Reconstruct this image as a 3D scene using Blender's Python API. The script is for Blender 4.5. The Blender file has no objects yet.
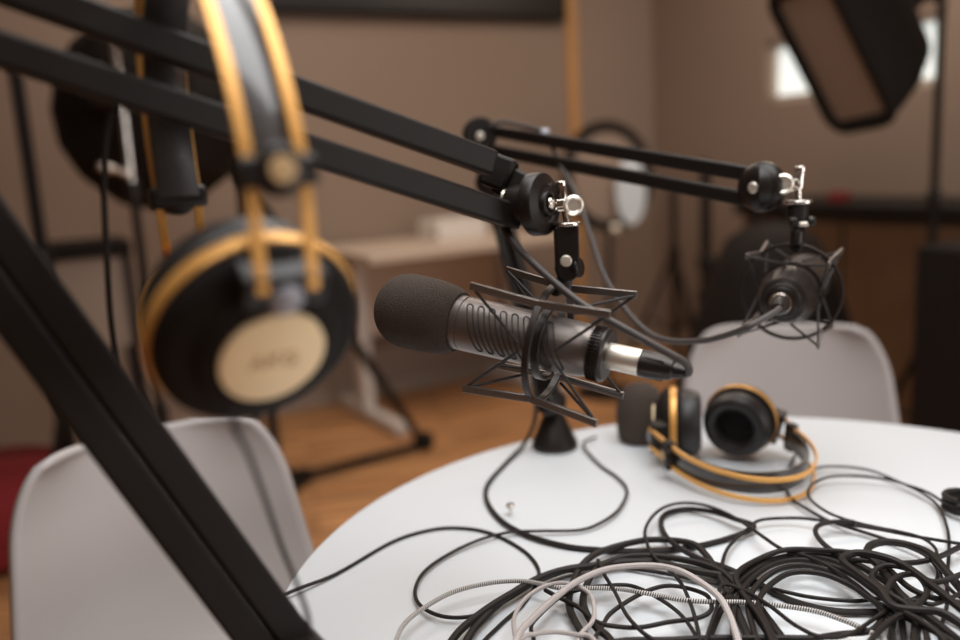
import bpy, math, random
from mathutils import Vector as V, Matrix
random.seed(7)
SC = bpy.context.scene
COL = SC.collection
PI = math.pi

# ------------------------------------------------------------------ camera
FPX, HZ, ROLL, CAMZ = 867.0, 160.0, math.radians(3.2), 1.14
PITCH = math.atan(HZ / FPX)
R0 = V((1, 0, 0)); FW = V((0, math.cos(PITCH), -math.sin(PITCH))); U0 = V((0, math.sin(PITCH), math.cos(PITCH)))
CAMP = V((0, 0, CAMZ))
def ray(px, py):
    x0, y0 = (px - 480) / FPX, (py - 320) / FPX
    x = x0 * math.cos(ROLL) - y0 * math.sin(ROLL); y = x0 * math.sin(ROLL) + y0 * math.cos(ROLL)
    return R0 * x - U0 * y + FW
def at(px, py, d):                      # point of the room seen at a photo position, d metres in front of the lens
    return CAMP + ray(px, py) * d
def flat(px, py, z=0.74):               # point of a level surface of height z
    r = ray(px, py); return CAMP + r * ((z - CAMZ) / r.z)
RC = R0 * math.cos(ROLL) - U0 * math.sin(ROLL); UC = R0 * math.sin(ROLL) + U0 * math.cos(ROLL)
cam = bpy.data.cameras.new('camera'); co = bpy.data.objects.new('camera', cam); COL.objects.link(co)
m = Matrix((RC, UC, -FW)).transposed().to_4x4(); m.translation = CAMP; co.matrix_world = m
cam.sensor_width = 36; cam.lens = FPX * 36 / 960; cam.clip_start = 0.02
cam.dof.use_dof = True; cam.dof.focus_distance = 0.765; cam.dof.aperture_fstop = 2.0
SC.camera = co
vs = SC.view_settings
vs.view_transform = 'Standard'; vs.look = 'None'; vs.gamma = 1; vs.use_curve_mapping = False; vs.exposure = 0.20

# ------------------------------------------------------------------ materials
def mat(name, col, rough=0.5, metal=0.0, vary=0.12, vscale=40, bump=0.0, bscale=200, coat=0.0, spec=None, emit=None, es=0, sheen=0, trans=0):
    M = bpy.data.materials.new(name); M.use_nodes = True; nt = M.node_tree; b = nt.nodes['Principled BSDF']
    b.inputs['Roughness'].default_value = rough; b.inputs['Metallic'].default_value = metal
    if spec is not None: b.inputs['Specular IOR Level'].default_value = spec
    if coat: b.inputs['Coat Weight'].default_value = coat
    if sheen: b.inputs['Sheen Weight'].default_value = sheen
    tc = nt.nodes.new('ShaderNodeTexCoord')
    nz = nt.nodes.new('ShaderNodeTexNoise'); nz.inputs['Scale'].default_value = vscale; nz.inputs['Detail'].default_value = 3
    nt.links.new(tc.outputs['Object'], nz.inputs['Vector'])
    mx = nt.nodes.new('ShaderNodeMix'); mx.data_type = 'RGBA'
    mx.inputs[6].default_value = (*[c * (1 - vary) for c in col], 1); mx.inputs[7].default_value = (*[min(1, c * (1 + vary)) for c in col], 1)
    nt.links.new(nz.outputs['Fac'], mx.inputs[0]); nt.links.new(mx.outputs[2], b.inputs['Base Color'])
    if bump:
        n2 = nt.nodes.new('ShaderNodeTexNoise'); n2.inputs['Scale'].default_value = bscale; n2.inputs['Detail'].default_value = 4
        nt.links.new(tc.outputs['Object'], n2.inputs['Vector'])
        bp = nt.nodes.new('ShaderNodeBump'); bp.inputs['Strength'].default_value = bump; bp.inputs['Distance'].default_value = 0.002
        nt.links.new(n2.outputs['Fac'], bp.inputs['Height']); nt.links.new(bp.outputs['Normal'], b.inputs['Normal'])
    if emit:
        b.inputs['Emission Color'].default_value = (*emit, 1); b.inputs['Emission Strength'].default_value = es
    return M
def wood_planks(name, c1, c2, ang):
    M = bpy.data.materials.new(name); M.use_nodes = True; nt = M.node_tree; b = nt.nodes['Principled BSDF']
    tc = nt.nodes.new('ShaderNodeTexCoord'); mp = nt.nodes.new('ShaderNodeMapping'); mp.inputs['Rotation'].default_value = (0, 0, ang)
    nt.links.new(tc.outputs['Object'], mp.inputs['Vector'])
    br = nt.nodes.new('ShaderNodeTexBrick'); br.inputs['Scale'].default_value = 1
    br.inputs['Brick Width'].default_value = 1.2; br.inputs['Row Height'].default_value = 0.14; br.inputs['Mortar Size'].default_value = 0.003
    br.inputs['Color1'].default_value = (*c1, 1); br.inputs['Color2'].default_value = (*c2, 1); br.inputs['Mortar'].default_value = (*[c * .35 for c in c1], 1)
    nt.links.new(mp.outputs['Vector'], br.inputs['Vector'])
    m2 = nt.nodes.new('ShaderNodeMapping'); m2.inputs['Scale'].default_value = (1.6, 16, 1)
    nt.links.new(mp.outputs['Vector'], m2.inputs['Vector'])
    nz = nt.nodes.new('ShaderNodeTexNoise'); nz.inputs['Scale'].default_value = 2.2; nz.inputs['Detail'].default_value = 6
    nt.links.new(m2.outputs['Vector'], nz.inputs['Vector'])
    cr = nt.nodes.new('ShaderNodeValToRGB'); cr.color_ramp.elements[0].position = .32; cr.color_ramp.elements[1].position = .7
    cr.color_ramp.elements[0].color = (.45, .45, .45, 1); cr.color_ramp.elements[1].color = (1.25, 1.2, 1.15, 1)
    nt.links.new(nz.outputs['Fac'], cr.inputs['Fac'])
    mx = nt.nodes.new('ShaderNodeMix'); mx.data_type = 'RGBA'; mx.blend_type = 'MULTIPLY'; mx.inputs[0].default_value = 1
    nt.links.new(br.outputs['Color'], mx.inputs[6]); nt.links.new(cr.outputs['Color'], mx.inputs[7]); nt.links.new(mx.outputs[2], b.inputs['Base Color'])
    b.inputs['Roughness'].default_value = 0.5
    return M
def braid(name, c1, c2, period):
    M = bpy.data.materials.new(name); M.use_nodes = True; nt = M.node_tree; b = nt.nodes['Principled BSDF']
    uv = nt.nodes.new('ShaderNodeUVMap'); sp = nt.nodes.new('ShaderNodeSeparateXYZ'); nt.links.new(uv.outputs['UV'], sp.inputs['Vector'])
    a = nt.nodes.new('ShaderNodeMath'); a.operation = 'MULTIPLY'; a.inputs[1].default_value = 1 / period; nt.links.new(sp.outputs['X'], a.inputs[0])
    c = nt.nodes.new('ShaderNodeMath'); c.operation = 'ADD'; nt.links.new(a.outputs[0], c.inputs[0]); nt.links.new(sp.outputs['Y'], c.inputs[1])
    f = nt.nodes.new('ShaderNodeMath'); f.operation = 'FRACT'; nt.links.new(c.outputs[0], f.inputs[0])
    g = nt.nodes.new('ShaderNodeMath'); g.operation = 'GREATER_THAN'; g.inputs[1].default_value = .55; nt.links.new(f.outputs[0], g.inputs[0])
    mx = nt.nodes.new('ShaderNodeMix'); mx.data_type = 'RGBA'; mx.inputs[6].default_value = (*c1, 1); mx.inputs[7].default_value = (*c2, 1)
    nt.links.new(g.outputs[0], mx.inputs[0]); nt.links.new(mx.outputs[2], b.inputs['Base Color']); b.inputs['Roughness'].default_value = .7
    return M
MT = {}
MT['wall'] = mat('wall_paint', (.285, .211, .163), .85, vary=.04, vscale=2)
MT['wall_pale'] = mat('pale_wall_paint', (.34, .265, .21), .85, vary=.04, vscale=2)
MT['ceiling'] = mat('ceiling_paint', (.5, .42, .35), .9, vary=.03, vscale=2)
MT['floor'] = wood_planks('floor_planks', (.64, .33, .145), (.50, .245, .10), math.radians(-12))
MT['table'] = mat('white_laminate', (.755, .785, .815), .38, vary=.01, vscale=6)
MT['black'] = mat('black_powder_coat', (.0115, .0078, .0062), .5, vary=.15, vscale=80, bump=.08, bscale=900, spec=.22)
MT['black_gloss'] = mat('black_plastic', (.012, .0082, .0066), .36, vary=.1, spec=.32)
MT['black_matte'] = mat('black_matte', (.0105, .0072, .0056), .75, vary=.2, spec=.2)
MT['foam'] = mat('black_foam', (.085, .065, .054), .95, vary=.45, vscale=900, bump=.9, bscale=1100, spec=.15)
MT['mic'] = mat('grey_mic_metal', (.19, .163, .15), .38, metal=.7, vary=.06, vscale=30)
MT['mic_dark'] = mat('dark_mic_metal', (.036, .029, .026), .34, metal=.5, vary=.08)
MT['groove'] = mat('slot_shadow_gap', (.035, .03, .028), .6, vary=.1)
MT['cage'] = mat('cage_metal', (.23, .205, .19), .3, metal=.8, vary=.1)
MT['elastic'] = mat('elastic_cord', (.03, .025, .023), .75, vary=.3, vscale=600)
MT['chrome'] = mat('chrome', (.78, .74, .69), .14, metal=1, vary=.03)
MT['nickel'] = mat('nickel', (.86, .79, .69), .38, metal=.75, vary=.04)
MT['gold'] = mat('gold_lacquer', (.84, .43, .115), .34, metal=.35, vary=.05, vscale=20)
MT['label'] = mat('gold_label', (.97, .75, .45), .5, metal=0, vary=.03)
MT['label_ink'] = mat('label_ink', (.52, .34, .16), .5, vary=.05)
MT['leather'] = mat('black_leather', (.034, .029, .028), .32, vary=.2, vscale=120, bump=.1, bscale=420, coat=.8)
MT['pad'] = mat('pad_leather', (.022, .019, .018), .42, vary=.2, vscale=120, bump=.2, bscale=300)
MT['cloth'] = mat('dark_cloth', (.01, .008, .008), .95, vary=.3, vscale=300)
MT['greyplastic'] = mat('grey_plastic', (.32, .32, .36), .25, vary=.05)
MT['cable'] = mat('cable_rubber', (.019, .0145, .0125), .55, spec=.3, vary=.2, vscale=90)
MT['lead'] = mat('lead_rubber', (.058, .047, .043), .5, vary=.12)
MT['cable_mark'] = mat('cable_print', (.55, .5, .47), .6, vary=.1)
MT['white_cable'] = braid('white_braid', (.62, .56, .54), (.42, .37, .36), .0019)
MT['braid_cable'] = braid('black_white_braid', (.72, .68, .65), (.03, .025, .022), .0021)
MT['chair'] = mat('grey_shell', (.44, .405, .395), .42, vary=.02, vscale=10)
MT['woodleg'] = mat('beech', (.42, .25, .12), .5, vary=.2, vscale=20)
MT['desk'] = mat('desk_laminate', (.60, .48, .38), .45, vary=.05, vscale=10)
MT['white_metal'] = mat('white_metal', (.68, .63, .58), .4, vary=.04)
MT['screen'] = mat('screen_black', (.012, .01, .01), .3, vary=.1)
MT['darkwood'] = mat('dark_walnut', (.105, .052, .024), .5, vary=.3, vscale=9)
MT['trimwood'] = mat('pine_trim', (.55, .29, .11), .5, vary=.15, vscale=12)
MT['diffuser'] = mat('diffuser_cloth', (.26, .19, .145), .9, vary=.05)
MT['pane'] = mat('window_daylight', (.8, .85, .85), .5, vary=.02, emit=(.80, .88, .86), es=.72)
MT['lamp'] = mat('lamp_glow', (.9, .9, .9), .5, vary=.01, emit=(1, .96, .92), es=6)
MT['frame'] = mat('window_frame', (.5, .42, .35), .5, vary=.04)
MT['red'] = mat('red_cloth', (.22, .012, .014), .85, vary=.2, vscale=60)
MT['mirror'] = mat('silver_cloth', (.62, .68, .72), .45, metal=.1, vary=.03)
MT['paper'] = mat('white_card', (.75, .7, .65), .7, vary=.03)

# ------------------------------------------------------------------ mesh builder
def frame_from(x=None, z=None, origin=V((0, 0, 0)), hint=V((0, 0, 1))):
    """matrix whose z (or x) column is the given direction"""
    if z is not None:
        zz = z.normalized(); h = hint if abs(zz.dot(hint)) < .98 else V((1, 0, 0))
        xx = h.cross(zz).normalized(); yy = zz.cross(xx)
    else:
        xx = x.normalized(); h = hint if abs(xx.dot(hint)) < .98 else V((0, 1, 0))
        yy = h.cross(xx).normalized(); zz = xx.cross(yy)
    M = Matrix((xx, yy, zz)).transposed().to_4x4(); M.translation = origin; return M
def smooth_path(P, n=7, closed=False):
    P = [V(p) for p in P]; out = []
    N = len(P); segs = N if closed else N - 1
    for i in range(segs):
        p1, p2 = P[i], P[(i + 1) % N]
        p0 = P[i - 1] if (i > 0 or closed) else p1 * 2 - p2
        p3 = P[(i + 2) % N] if (i + 2 < N or closed) else p2 * 2 - p1
        for k in range(n):
            t = k / n; t2 = t * t; t3 = t2 * t
            out.append(.5 * ((2 * p1) + (p2 - p0) * t + (2 * p0 - 5 * p1 + 4 * p2 - p3) * t2 + (3 * p1 - p0 - 3 * p2 + p3) * t3))
    if not closed: out.append(P[-1])
    return out
class MB:
    def __init__(s): s.v = []; s.f = []; s.uv = {}
    def add(s, vs, fs, M=None):
        b = len(s.v); s.v += [(M @ V(p)) if M else V(p) for p in vs]; s.f += [tuple(b + i for i in f) for f in fs]; return b
    def box(s, c, size, M=None, taper=1.0):
        x, y, z = [q / 2 for q in size]; c = V(c); t = taper
        vs = [c + V(p) for p in ((-x, -y, -z), (x, -y, -z), (x, y, -z), (-x, y, -z), (-x * t, -y * t, z), (x * t, -y * t, z), (x * t, y * t, z), (-x * t, y * t, z))]
        s.add(vs, [(3, 2, 1, 0), (4, 5, 6, 7), (0, 1, 5, 4), (1, 2, 6, 5), (2, 3, 7, 6), (3, 0, 4, 7)], M); return s
    def bar(s, p0, p1, w, t, up=V((0, 0, 1))):            # rectangular bar: w along up, t across
        p0, p1 = V(p0), V(p1); M = frame_from(x=p1 - p0, hint=V(up), origin=(p0 + p1) / 2)
        return s.box((0, 0, 0), ((p1 - p0).length, t, w), M)
    def lathe(s, prof, M=None, seg=32, caps=True):        # prof: (r, h) along local z
        vs = []; fs = []; n = len(prof)
        for r, h in prof:
            for k in range(seg):
                a = 2 * PI * k / seg; vs.append((r * math.cos(a), r * math.sin(a), h))
        for i in range(n - 1):
            for k in range(seg):
                k2 = (k + 1) % seg; fs.append((i * seg + k, i * seg + k2, (i + 1) * seg + k2, (i + 1) * seg + k))
        if caps:
            fs.append(tuple(range(seg))[::-1]); fs.append(tuple((n - 1) * seg + k for k in range(seg)))
        s.add(vs, fs, M); return s
    def cyl(s, p0, p1, r0, r1=None, seg=20):
        p0, p1 = V(p0), V(p1); r1 = r0 if r1 is None else r1
        return s.lathe([(r0, 0), (r1, (p1 - p0).length)], frame_from(z=p1 - p0, origin=p0), seg)
    def pill(s, p0, p1, r, e=.25, seg=24):                # cylinder with rounded edges, e = edge radius share
        p0, p1 = V(p0), V(p1); L = (p1 - p0).length; q = min(r, L / 2) * e * 2 if e <= .5 else min(r, L / 2)
        q = min(q, L / 2, r * .95); pr = []
        for k in range(6):
            a = PI / 2 * k / 5; pr.append((r - q + q * math.sin(a), q - q * math.cos(a)))
        pr += [(r_, L - h) for r_, h in pr[::-1]]
        return s.lathe(pr, frame_from(z=p1 - p0, origin=p0), seg)
    def tube(s, P, r, seg=8, closed=False, flatten=None, side=None):
        """round tube, or with flatten=(w,t) and side direction a flat band"""
        P = [V(p) for p in P]; N = len(P); rings = []; d = 0; us = []
        nrm = None
        for i in range(N):
            a = P[i - 1] if (i > 0 or closed) else P[i]; b = P[(i + 1) % N] if (i < N - 1 or closed) else P[i]
            t = (b - a).normalized()
            if nrm is None:
                h = V((0, 0, 1)) if abs(t.z) < .9 else V((1, 0, 0)); nrm = h.cross(t).normalized()
            nrm = (nrm - t * nrm.dot(t)).normalized()
            if side is not None:
                n2 = (V(side) - t * V(side).dot(t)).normalized(); nn = n2
            else: nn = nrm
            bb = t.cross(nn)
            if i: d += (P[i] - P[i - 1]).length
            us.append(d)
            if flatten:
                w, th = flatten
                rings.append([P[i] + nn * (x * w / 2) + bb * (y * th / 2) for x, y in ((1, .5), (.85, 1), (-.85, 1), (-1, .5), (-1, -.5), (-.85, -1), (.85, -1), (1, -.5))])
            else:
                rr = r[i] if isinstance(r, (list, tuple)) else r
                rings.append([P[i] + (nn * math.cos(2 * PI * k / seg) + bb * math.sin(2 * PI * k / seg)) * rr for k in range(seg)])
        sg = 8 if flatten else seg
        fs = []; vs = [p for q in rings for p in q]; base = len(s.v)
        for i in range(N if closed else N - 1):
            j = (i + 1) % N
            for k in range(sg):
                k2 = (k + 1) % sg
                s.uv[len(s.f) + len(fs)] = [(us[i], k / sg), (us[i], (k + 1) / sg), (us[j], (k + 1) / sg), (us[j], k / sg)]
                fs.append((i * sg + k, i * sg + k2, j * sg + k2, j * sg + k))
        if not closed:
            fs.append(tuple(range(sg))[::-1]); fs.append(tuple((N - 1) * sg + k for k in range(sg)))
        s.add(vs, fs); return s
    def prism(s, poly, h, M=None):                        # polygon in local xy, extruded along z
        n = len(poly); vs = [(x, y, 0) for x, y in poly] + [(x, y, h) for x, y in poly]
        s.add(vs, [tuple(range(n))[::-1], tuple(range(n, 2 * n))] + [(i, (i + 1) % n, n + (i + 1) % n, n + i) for i in range(n)], M); return s
    def xf(s, M): s.v = [M @ p for p in s.v]; return s
OFF = {}
def tag(o, label, cat, group=None):
    o['label'] = label; o['category'] = cat
    if group: o['group'] = group
    return o
def thing(name, label, cat, loc, group=None):
    o = bpy.data.objects.new(name, None); o.empty_display_size = .05; COL.objects.link(o); o.location = loc; OFF[o.name] = V(loc)
    return tag(o, label, cat, group)
def build(name, mb, mt, parent=None, base=None, smooth=True, bevel=0, label=None, kind=None, solid=0, subsurf=0):
    off = OFF[parent.name] if parent else V(base if base is not None else (0, 0, 0))
    me = bpy.data.meshes.new(name); me.from_pydata([tuple(p - off) for p in mb.v], [], mb.f); me.validate(clean_customdata=False)
    if mb.uv:
        L = me.uv_layers.new(name='UVMap')
        for p in me.polygons:
            q = mb.uv.get(p.index)
            if q and len(q) == p.loop_total:
                for k, li in enumerate(p.loop_indices): L.data[li].uv = q[k]
    me.materials.append(MT[mt]); o = bpy.data.objects.new(name, me); COL.objects.link(o)
    if parent: o.parent = parent; OFF[o.name] = off
    else: o.location = off; OFF[o.name] = off
    if smooth:
        for p in me.polygons: p.use_smooth = True
        try: me.set_sharp_from_angle(angle=math.radians(38))
        except Exception: pass
    if solid: md = o.modifiers.new('solid', 'SOLIDIFY'); md.thickness = solid; md.offset = 0
    if bevel: md = o.modifiers.new('bevel', 'BEVEL'); md.width = bevel; md.segments = 2; md.limit_method = 'ANGLE'
    if subsurf: md = o.modifiers.new('sub', 'SUBSURF'); md.levels = subsurf; md.render_levels = subsurf
    if label: o['label'] = label
    if kind: o['kind'] = kind
    return o

# ------------------------------------------------------------------ room shell
DW = V((.88, .475, 0)).normalized(); NW = V((DW.y, -DW.x, 0))          # along the left wall / out of it into the room
PW = V((-.1, 4.47, 0)); CORNER = PW + DW * 1.3156
DR = NW.copy(); NR = -DW                                               # along the right wall / out of it into the room
H = 2.75
def wall_point(px, py, P, N):
    r = ray(px, py); return CAMP + r * ((P - CAMP).dot(N) / r.dot(N))
def slab(a, b, z0, z1, n, t=.1):                                       # wall piece between two floor points, thickness behind it
    mb = MB(); a, b = V((a.x, a.y, 0)), V((b.x, b.y, 0)); q = -n * t
    vs = [a + V((0, 0, z0)), b + V((0, 0, z0)), b + q + V((0, 0, z0)), a + q + V((0, 0, z0)), a + V((0, 0, z1)), b + V((0, 0, z1)), b + q + V((0, 0, z1)), a + q + V((0, 0, z1))]
    mb.add(vs, [(3, 2, 1, 0), (4, 5, 6, 7), (0, 1, 5, 4), (1, 2, 6, 5), (2, 3, 7, 6), (3, 0, 4, 7)]); return mb
A = CORNER - DW * 6.4; B = CORNER + DR * 7.6; C2 = A + DR * 7.6
build('wall_left', slab(A - DW * .1, CORNER + DW * .1, 0, H, NW), 'wall', smooth=False, kind='structure')
# right wall in pieces around the window opening
wl = wall_point(766, 105, CORNER, NR); wr = wall_point(944, 84, CORNER, NR)
wt = wall_point(770, 46, CORNER, NR)
zb, zt = (wl.z + wr.z) / 2, wt.z + .02
s0 = (wl - CORNER).dot(DR); s1 = (wr - CORNER).dot(DR)
rw = MB()
for a, b, z0, z1 in ((0, s0, 0, H), (s1, 7.6, 0, H), (s0, s1, 0, zb), (s0, s1, zt, H)):
    q = slab(CORNER + DR * a, CORNER + DR * b, z0, z1, NR); rw.add(q.v, q.f)
build('wall_right', rw, 'wall', smooth=False, kind='structure')
wf = MB()
for a, b, z0, z1 in ((s0, s0 + .035, zb, zt), (s1 - .035, s1, zb, zt), (s0, s1, zb, zb + .035), (s0, s1, zt - .035, zt), ((s0 + s1) / 2 - .02, (s0 + s1) / 2 + .02, zb, zt)):
    q = slab(CORNER + DR * a - NR * .02, CORNER + DR * b - NR * .02, z0, z1, NR, .05); wf.add(q.v, q.f)
wo = build('window_1', wf, 'frame', smooth=False, kind='structure')
q = slab(CORNER + DR * (s0 + .03) - NR * .05, CORNER + DR * (s1 - .03) - NR * .05, zb + .03, zt - .03, NR, .008)
build('window_pane', q, 'pane', wo, smooth=False)
build('wall_back', slab(A, C2, 0, H, DW), 'wall', smooth=False, kind='structure')
build('wall_front', slab(B, C2, 0, H, -NW), 'wall', smooth=False, kind='structure')
def quad(z, t):
    mb = MB(); P = [A, CORNER, B, C2]
    P = [p + (p - (A + B) / 2).normalized() * .15 for p in P]
    mb.add([(p.x, p.y, z) for p in P] + [(p.x, p.y, z - t) for p in P], [(0, 1, 2, 3)[::-1], (4, 5, 6, 7), (0, 1, 5, 4), (1, 2, 6, 5), (2, 3, 7, 6), (3, 0, 4, 7)]); return mb
build('floor', quad(0, .1), 'floor', smooth=False, kind='structure')
build('ceiling', quad(H + .1, .1), 'ceiling', smooth=False, kind='structure')
tr = wall_point(571, 60, PW, NW); a = (tr - PW).dot(DW)
build('trim_1', slab(PW + DW * (a - .032) + NW * .022, PW + DW * (a + .032) + NW * .022, 0, H, NW, .022), 'trimwood', smooth=False, kind='structure')
build('baseboard_left', slab(A + NW * .012, CORNER + NW * .012, 0, .07, NW, .012), 'wall_pale', smooth=False, kind='structure')
build('baseboard_right', slab(CORNER + NR * .012, B + NR * .012, 0, .07, NR, .012), 'wall_pale', smooth=False, kind='structure')

# ------------------------------------------------------------------ table
TC = V((.302, .755, 0)); TR = .508; TZ = .74
t = thing('round_table', 'round white table carrying the tangle of cables and the headphones', 'table', TC)
M = Matrix.Translation(TC + V((0, 0, TZ - .024)))
pr = [(.0, 0), (TR - .012, 0), (TR - .004, .003), (TR, .010), (TR, .017), (TR - .002, .022), (TR - .006, .024), (0, .024)]
build('tabletop', MB().lathe(pr, M, 128, caps=False), 'table', t)
build('pedestal', MB().cyl(TC + V((0, 0, .03)), TC + V((0, 0, TZ - .024)), .035, seg=28), 'white_metal', t)
build('base', MB().lathe([(.0, 0), (.27, 0), (.27, .012), (.06, .03), (.04, .06), (0, .06)], Matrix.Translation(TC), 48, caps=False), 'white_metal', t)

# ------------------------------------------------------------------ chairs
def chair_shell():
    mb = MB(); NU, NV = 96, 36
    prof = smooth_path([(-.235, .425), (-.19, .445), (-.08, .435), (.03, .43), (.11, .445), (.165, .50), (.195, .58), (.215, .68), (.235, .80)], 8)
    L = [0]
    for i in range(1, len(prof)):
        a_, b_ = V((*prof[i - 1][:2], 0)), V((*prof[i][:2], 0)); L.append(L[-1] + (b_ - a_).length)
    def pt(u):
        s = u * L[-1]
        for i in range(1, len(L)):
            if L[i] >= s - 1e-9:
                k = (s - L[i - 1]) / (L[i] - L[i - 1]); return prof[i - 1][0] * (1 - k) + prof[i][0] * k, prof[i - 1][1] * (1 - k) + prof[i][1] * k
    vs = []
    for i in range(NU + 1):
        u = i / NU; y, z = pt(u)
        hw = .215 + .012 * math.sin(PI * min(1, u / .6))
        if u > .45: hw = .225 - (u - .45) / .55 * .055
        e = 0
        if u > .86: tt = (u - .86) / .14; hw *= 1 - .30 * (1 - math.sqrt(max(0, 1 - tt * tt)))
        if u < .10: tt = (.10 - u) / .10; hw *= 1 - .22 * (1 - math.sqrt(max(0, 1 - tt * tt)))
        bl = min(1, max(0, (u - .3) / .3))
        for j in range(NV + 1):
            v = -1 + 2 * j / NV
            cup = .048 * abs(v) ** 2.4
            vs.append((v * hw, y - cup * bl, z + cup * (1 - bl) * .6))
    fs = [(i * (NV + 1) + j, i * (NV + 1) + j + 1, (i + 1) * (NV + 1) + j + 1, (i + 1) * (NV + 1) + j) for i in range(NU) for j in range(NV)]
    mb.add([V(p) for p in vs], fs); return mb
V3 = lambda p: V((p[0], p[1], 0))
def smooth2(P, n): return P
def make_chair(label, top, yaw):
    R = Matrix.Rotation(yaw, 4, 'Z'); base = top - (R @ V((0, .235, .80))); base.z = 0
    M = Matrix.Translation(base) @ R
    c = thing('shell_chair', label, 'chair', base, 'shell chairs around the table')
    build('seat_shell', chair_shell().xf(M), 'chair', c, solid=.011)
    for sx in (-1, 1):
        for sy in (-1, 1):
            build('leg', MB().cyl((sx * .10, sy * .09, .422), (sx * .215, sy * .21, 0), .014, .010, 14).xf(M), 'woodleg', c)
    fr = MB()
    for a_, b_ in (((-.10, -.09, .41), (.10, .09, .41)), ((-.10, .09, .41), (.10, -.09, .41))): fr.cyl(a_, b_, .007, seg=10)
    build('under_frame', fr.xf(M), 'black', c)
_sp = smooth_path
def smooth_path2(P, n): return [p for p in _sp([V((a, b, 0)) for a, b in P], n)]
def smooth_path(P, n=7, closed=False):
    return smooth_path2(P, n) if len(P[0]) == 2 else _sp(P, n, closed)
make_chair('grey plastic shell chair across the table, behind the open headphones', at(783, 327, 1.66), math.radians(-14))
make_chair('grey plastic shell chair at the left, behind the dark lower boom', at(142, 440, 1.20), math.radians(36))

# ------------------------------------------------------------------ shock-mounted microphone parts
def cage(root, M, r, a, corner, yoke_top, tube_r=.0013):
    """spider mount in the microphone frame: x = axis, z = up, y = across"""
    T = lambda p: M @ V(p)
    hp = [T((0, r * math.cos(k * PI / 24), r * math.sin(k * PI / 24))) for k in range(48)]
    xdir = (M.to_3x3() @ V((1, 0, 0))).normalized()
    build('outer_hoop', MB().tube(hp, 0, closed=True, flatten=(.0062, .003), side=xdir), 'mic_dark', root)
    ri = r * .62
    hp2 = [T((0.0, ri * math.cos(k * PI / 20), ri * math.sin(k * PI / 20))) for k in range(40)]
    build('inner_ring', MB().tube(hp2, 0, closed=True, flatten=(.007, .003), side=xdir), 'mic_dark', root)
    cy, cz = corner
    for sy in (-1, 1):
        for sz in (-1, 1):
            mid = V((0, sy * cy * .93, sz * cz * .93)); e0 = V((a, sy * cy * 1.04, sz * cz * 1.04)); e1 = V((-a, sy * cy * 1.04, sz * cz * 1.04))
            up = M.to_3x3() @ V((0, 0, 1))
            build('cage_bar', MB().bar(T(e0), T(mid), .0065, .003, up).bar(T(mid), T(e1), .0065, .003, up), 'cage', root, bevel=.0006)
    el = MB()
    for sx in (-1, 1):
        for sz in (-1, 1):
            for sy in (-1, 1):
                e = T((sx * a * .98, sy * cy * 1.03, sz * cz * 1.03))
                k = T((sx * .016, sy * ri * .95, sz * .004)); k2 = T((sx * .016, sy * .006, sz * ri))
                el = MB().tube([e, k], tube_r, 8).tube([e, k2], tube_r, 8)
                build('elastic_cord', el, 'elastic', root)
    if yoke_top is not None:
        build('yoke', MB().pill(T((0, 0, r - .002)), yoke_top, .0075, .2), 'black_gloss', root)
    return root

# front microphone ---------------------------------------------------------
P0, P1 = at(381, 304.5, .786), at(686, 373, .672)
AX = (P0 - P1).normalized()
def on_axis(px):                                       # distance from the foam tip along the axis seen at photo column px
    lo, hi = 0.0, (P1 - P0).length
    for _ in range(40):
        mdl = (lo + hi) / 2; q = P0 - AX * mdl - CAMP
        w = q.dot(FW); x = q.dot(RC) / w * FPX + 480
        if x < px: lo = mdl
        else: hi = mdl
    return lo
ML = frame_from(x=-AX, hint=V((0, 0, 1)), origin=P0)   # x runs from the foam tip to the cable
MZ = ML @ Matrix.Rotation(PI / 2, 4, 'Y')              # lathe z -> axis
MIC = thing('studio_microphone', 'grey side-slotted microphone with round black foam cover in a spider mount, nearest the lens', 'microphone', at(540, 345, .73), 'microphones on boom arms')
x1, x2, x3, x4, x5 = [on_axis(q) for q in (457, 597, 612, 641, 685)]
fm = []
for k in range(25):
    s = k / 24; L_ = x1 + .006
    fm.append((s, L_))
prof = []
RF = .0335
for k in range(13):
    aa = PI / 2 * k / 12; prof.append((RF * math.sin(aa) ** .85 if k else .0, RF * .95 * (1 - math.cos(aa))))
prof += [(RF * .995, x1 * .58), (RF * .97, x1 * .75), (RF * .90, x1 * .92), (RF * .83, x1 * 1.0), (RF * .78, x1 * 1.03), (.02, x1 * 1.03)]
build('foam_windscreen', MB().lathe(prof, MZ, 48), 'foam', MIC)
RB = .0238
bp = [(.015, x1 - .005), (RB * .985, x1 - .004), (RB, x1), (RB, x1 + .0085), (RB * .965, x1 + .009), (RB * .965, x1 + .0098), (RB, x1 + .0103)]
xe = x2 - .012
bp += [(RB * (1 - .06 * k / 6), x1 + .0103 + (xe - x1 - .0103) * k / 6) for k in range(1, 7)]
bp += [(RB * .90, xe + .004), (RB * .86, xe + .008), (RB * .80, xe + .010), (.012, xe + .010)]
body = build('body', MB().lathe(bp, MZ, 56), 'mic', MIC)
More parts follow.
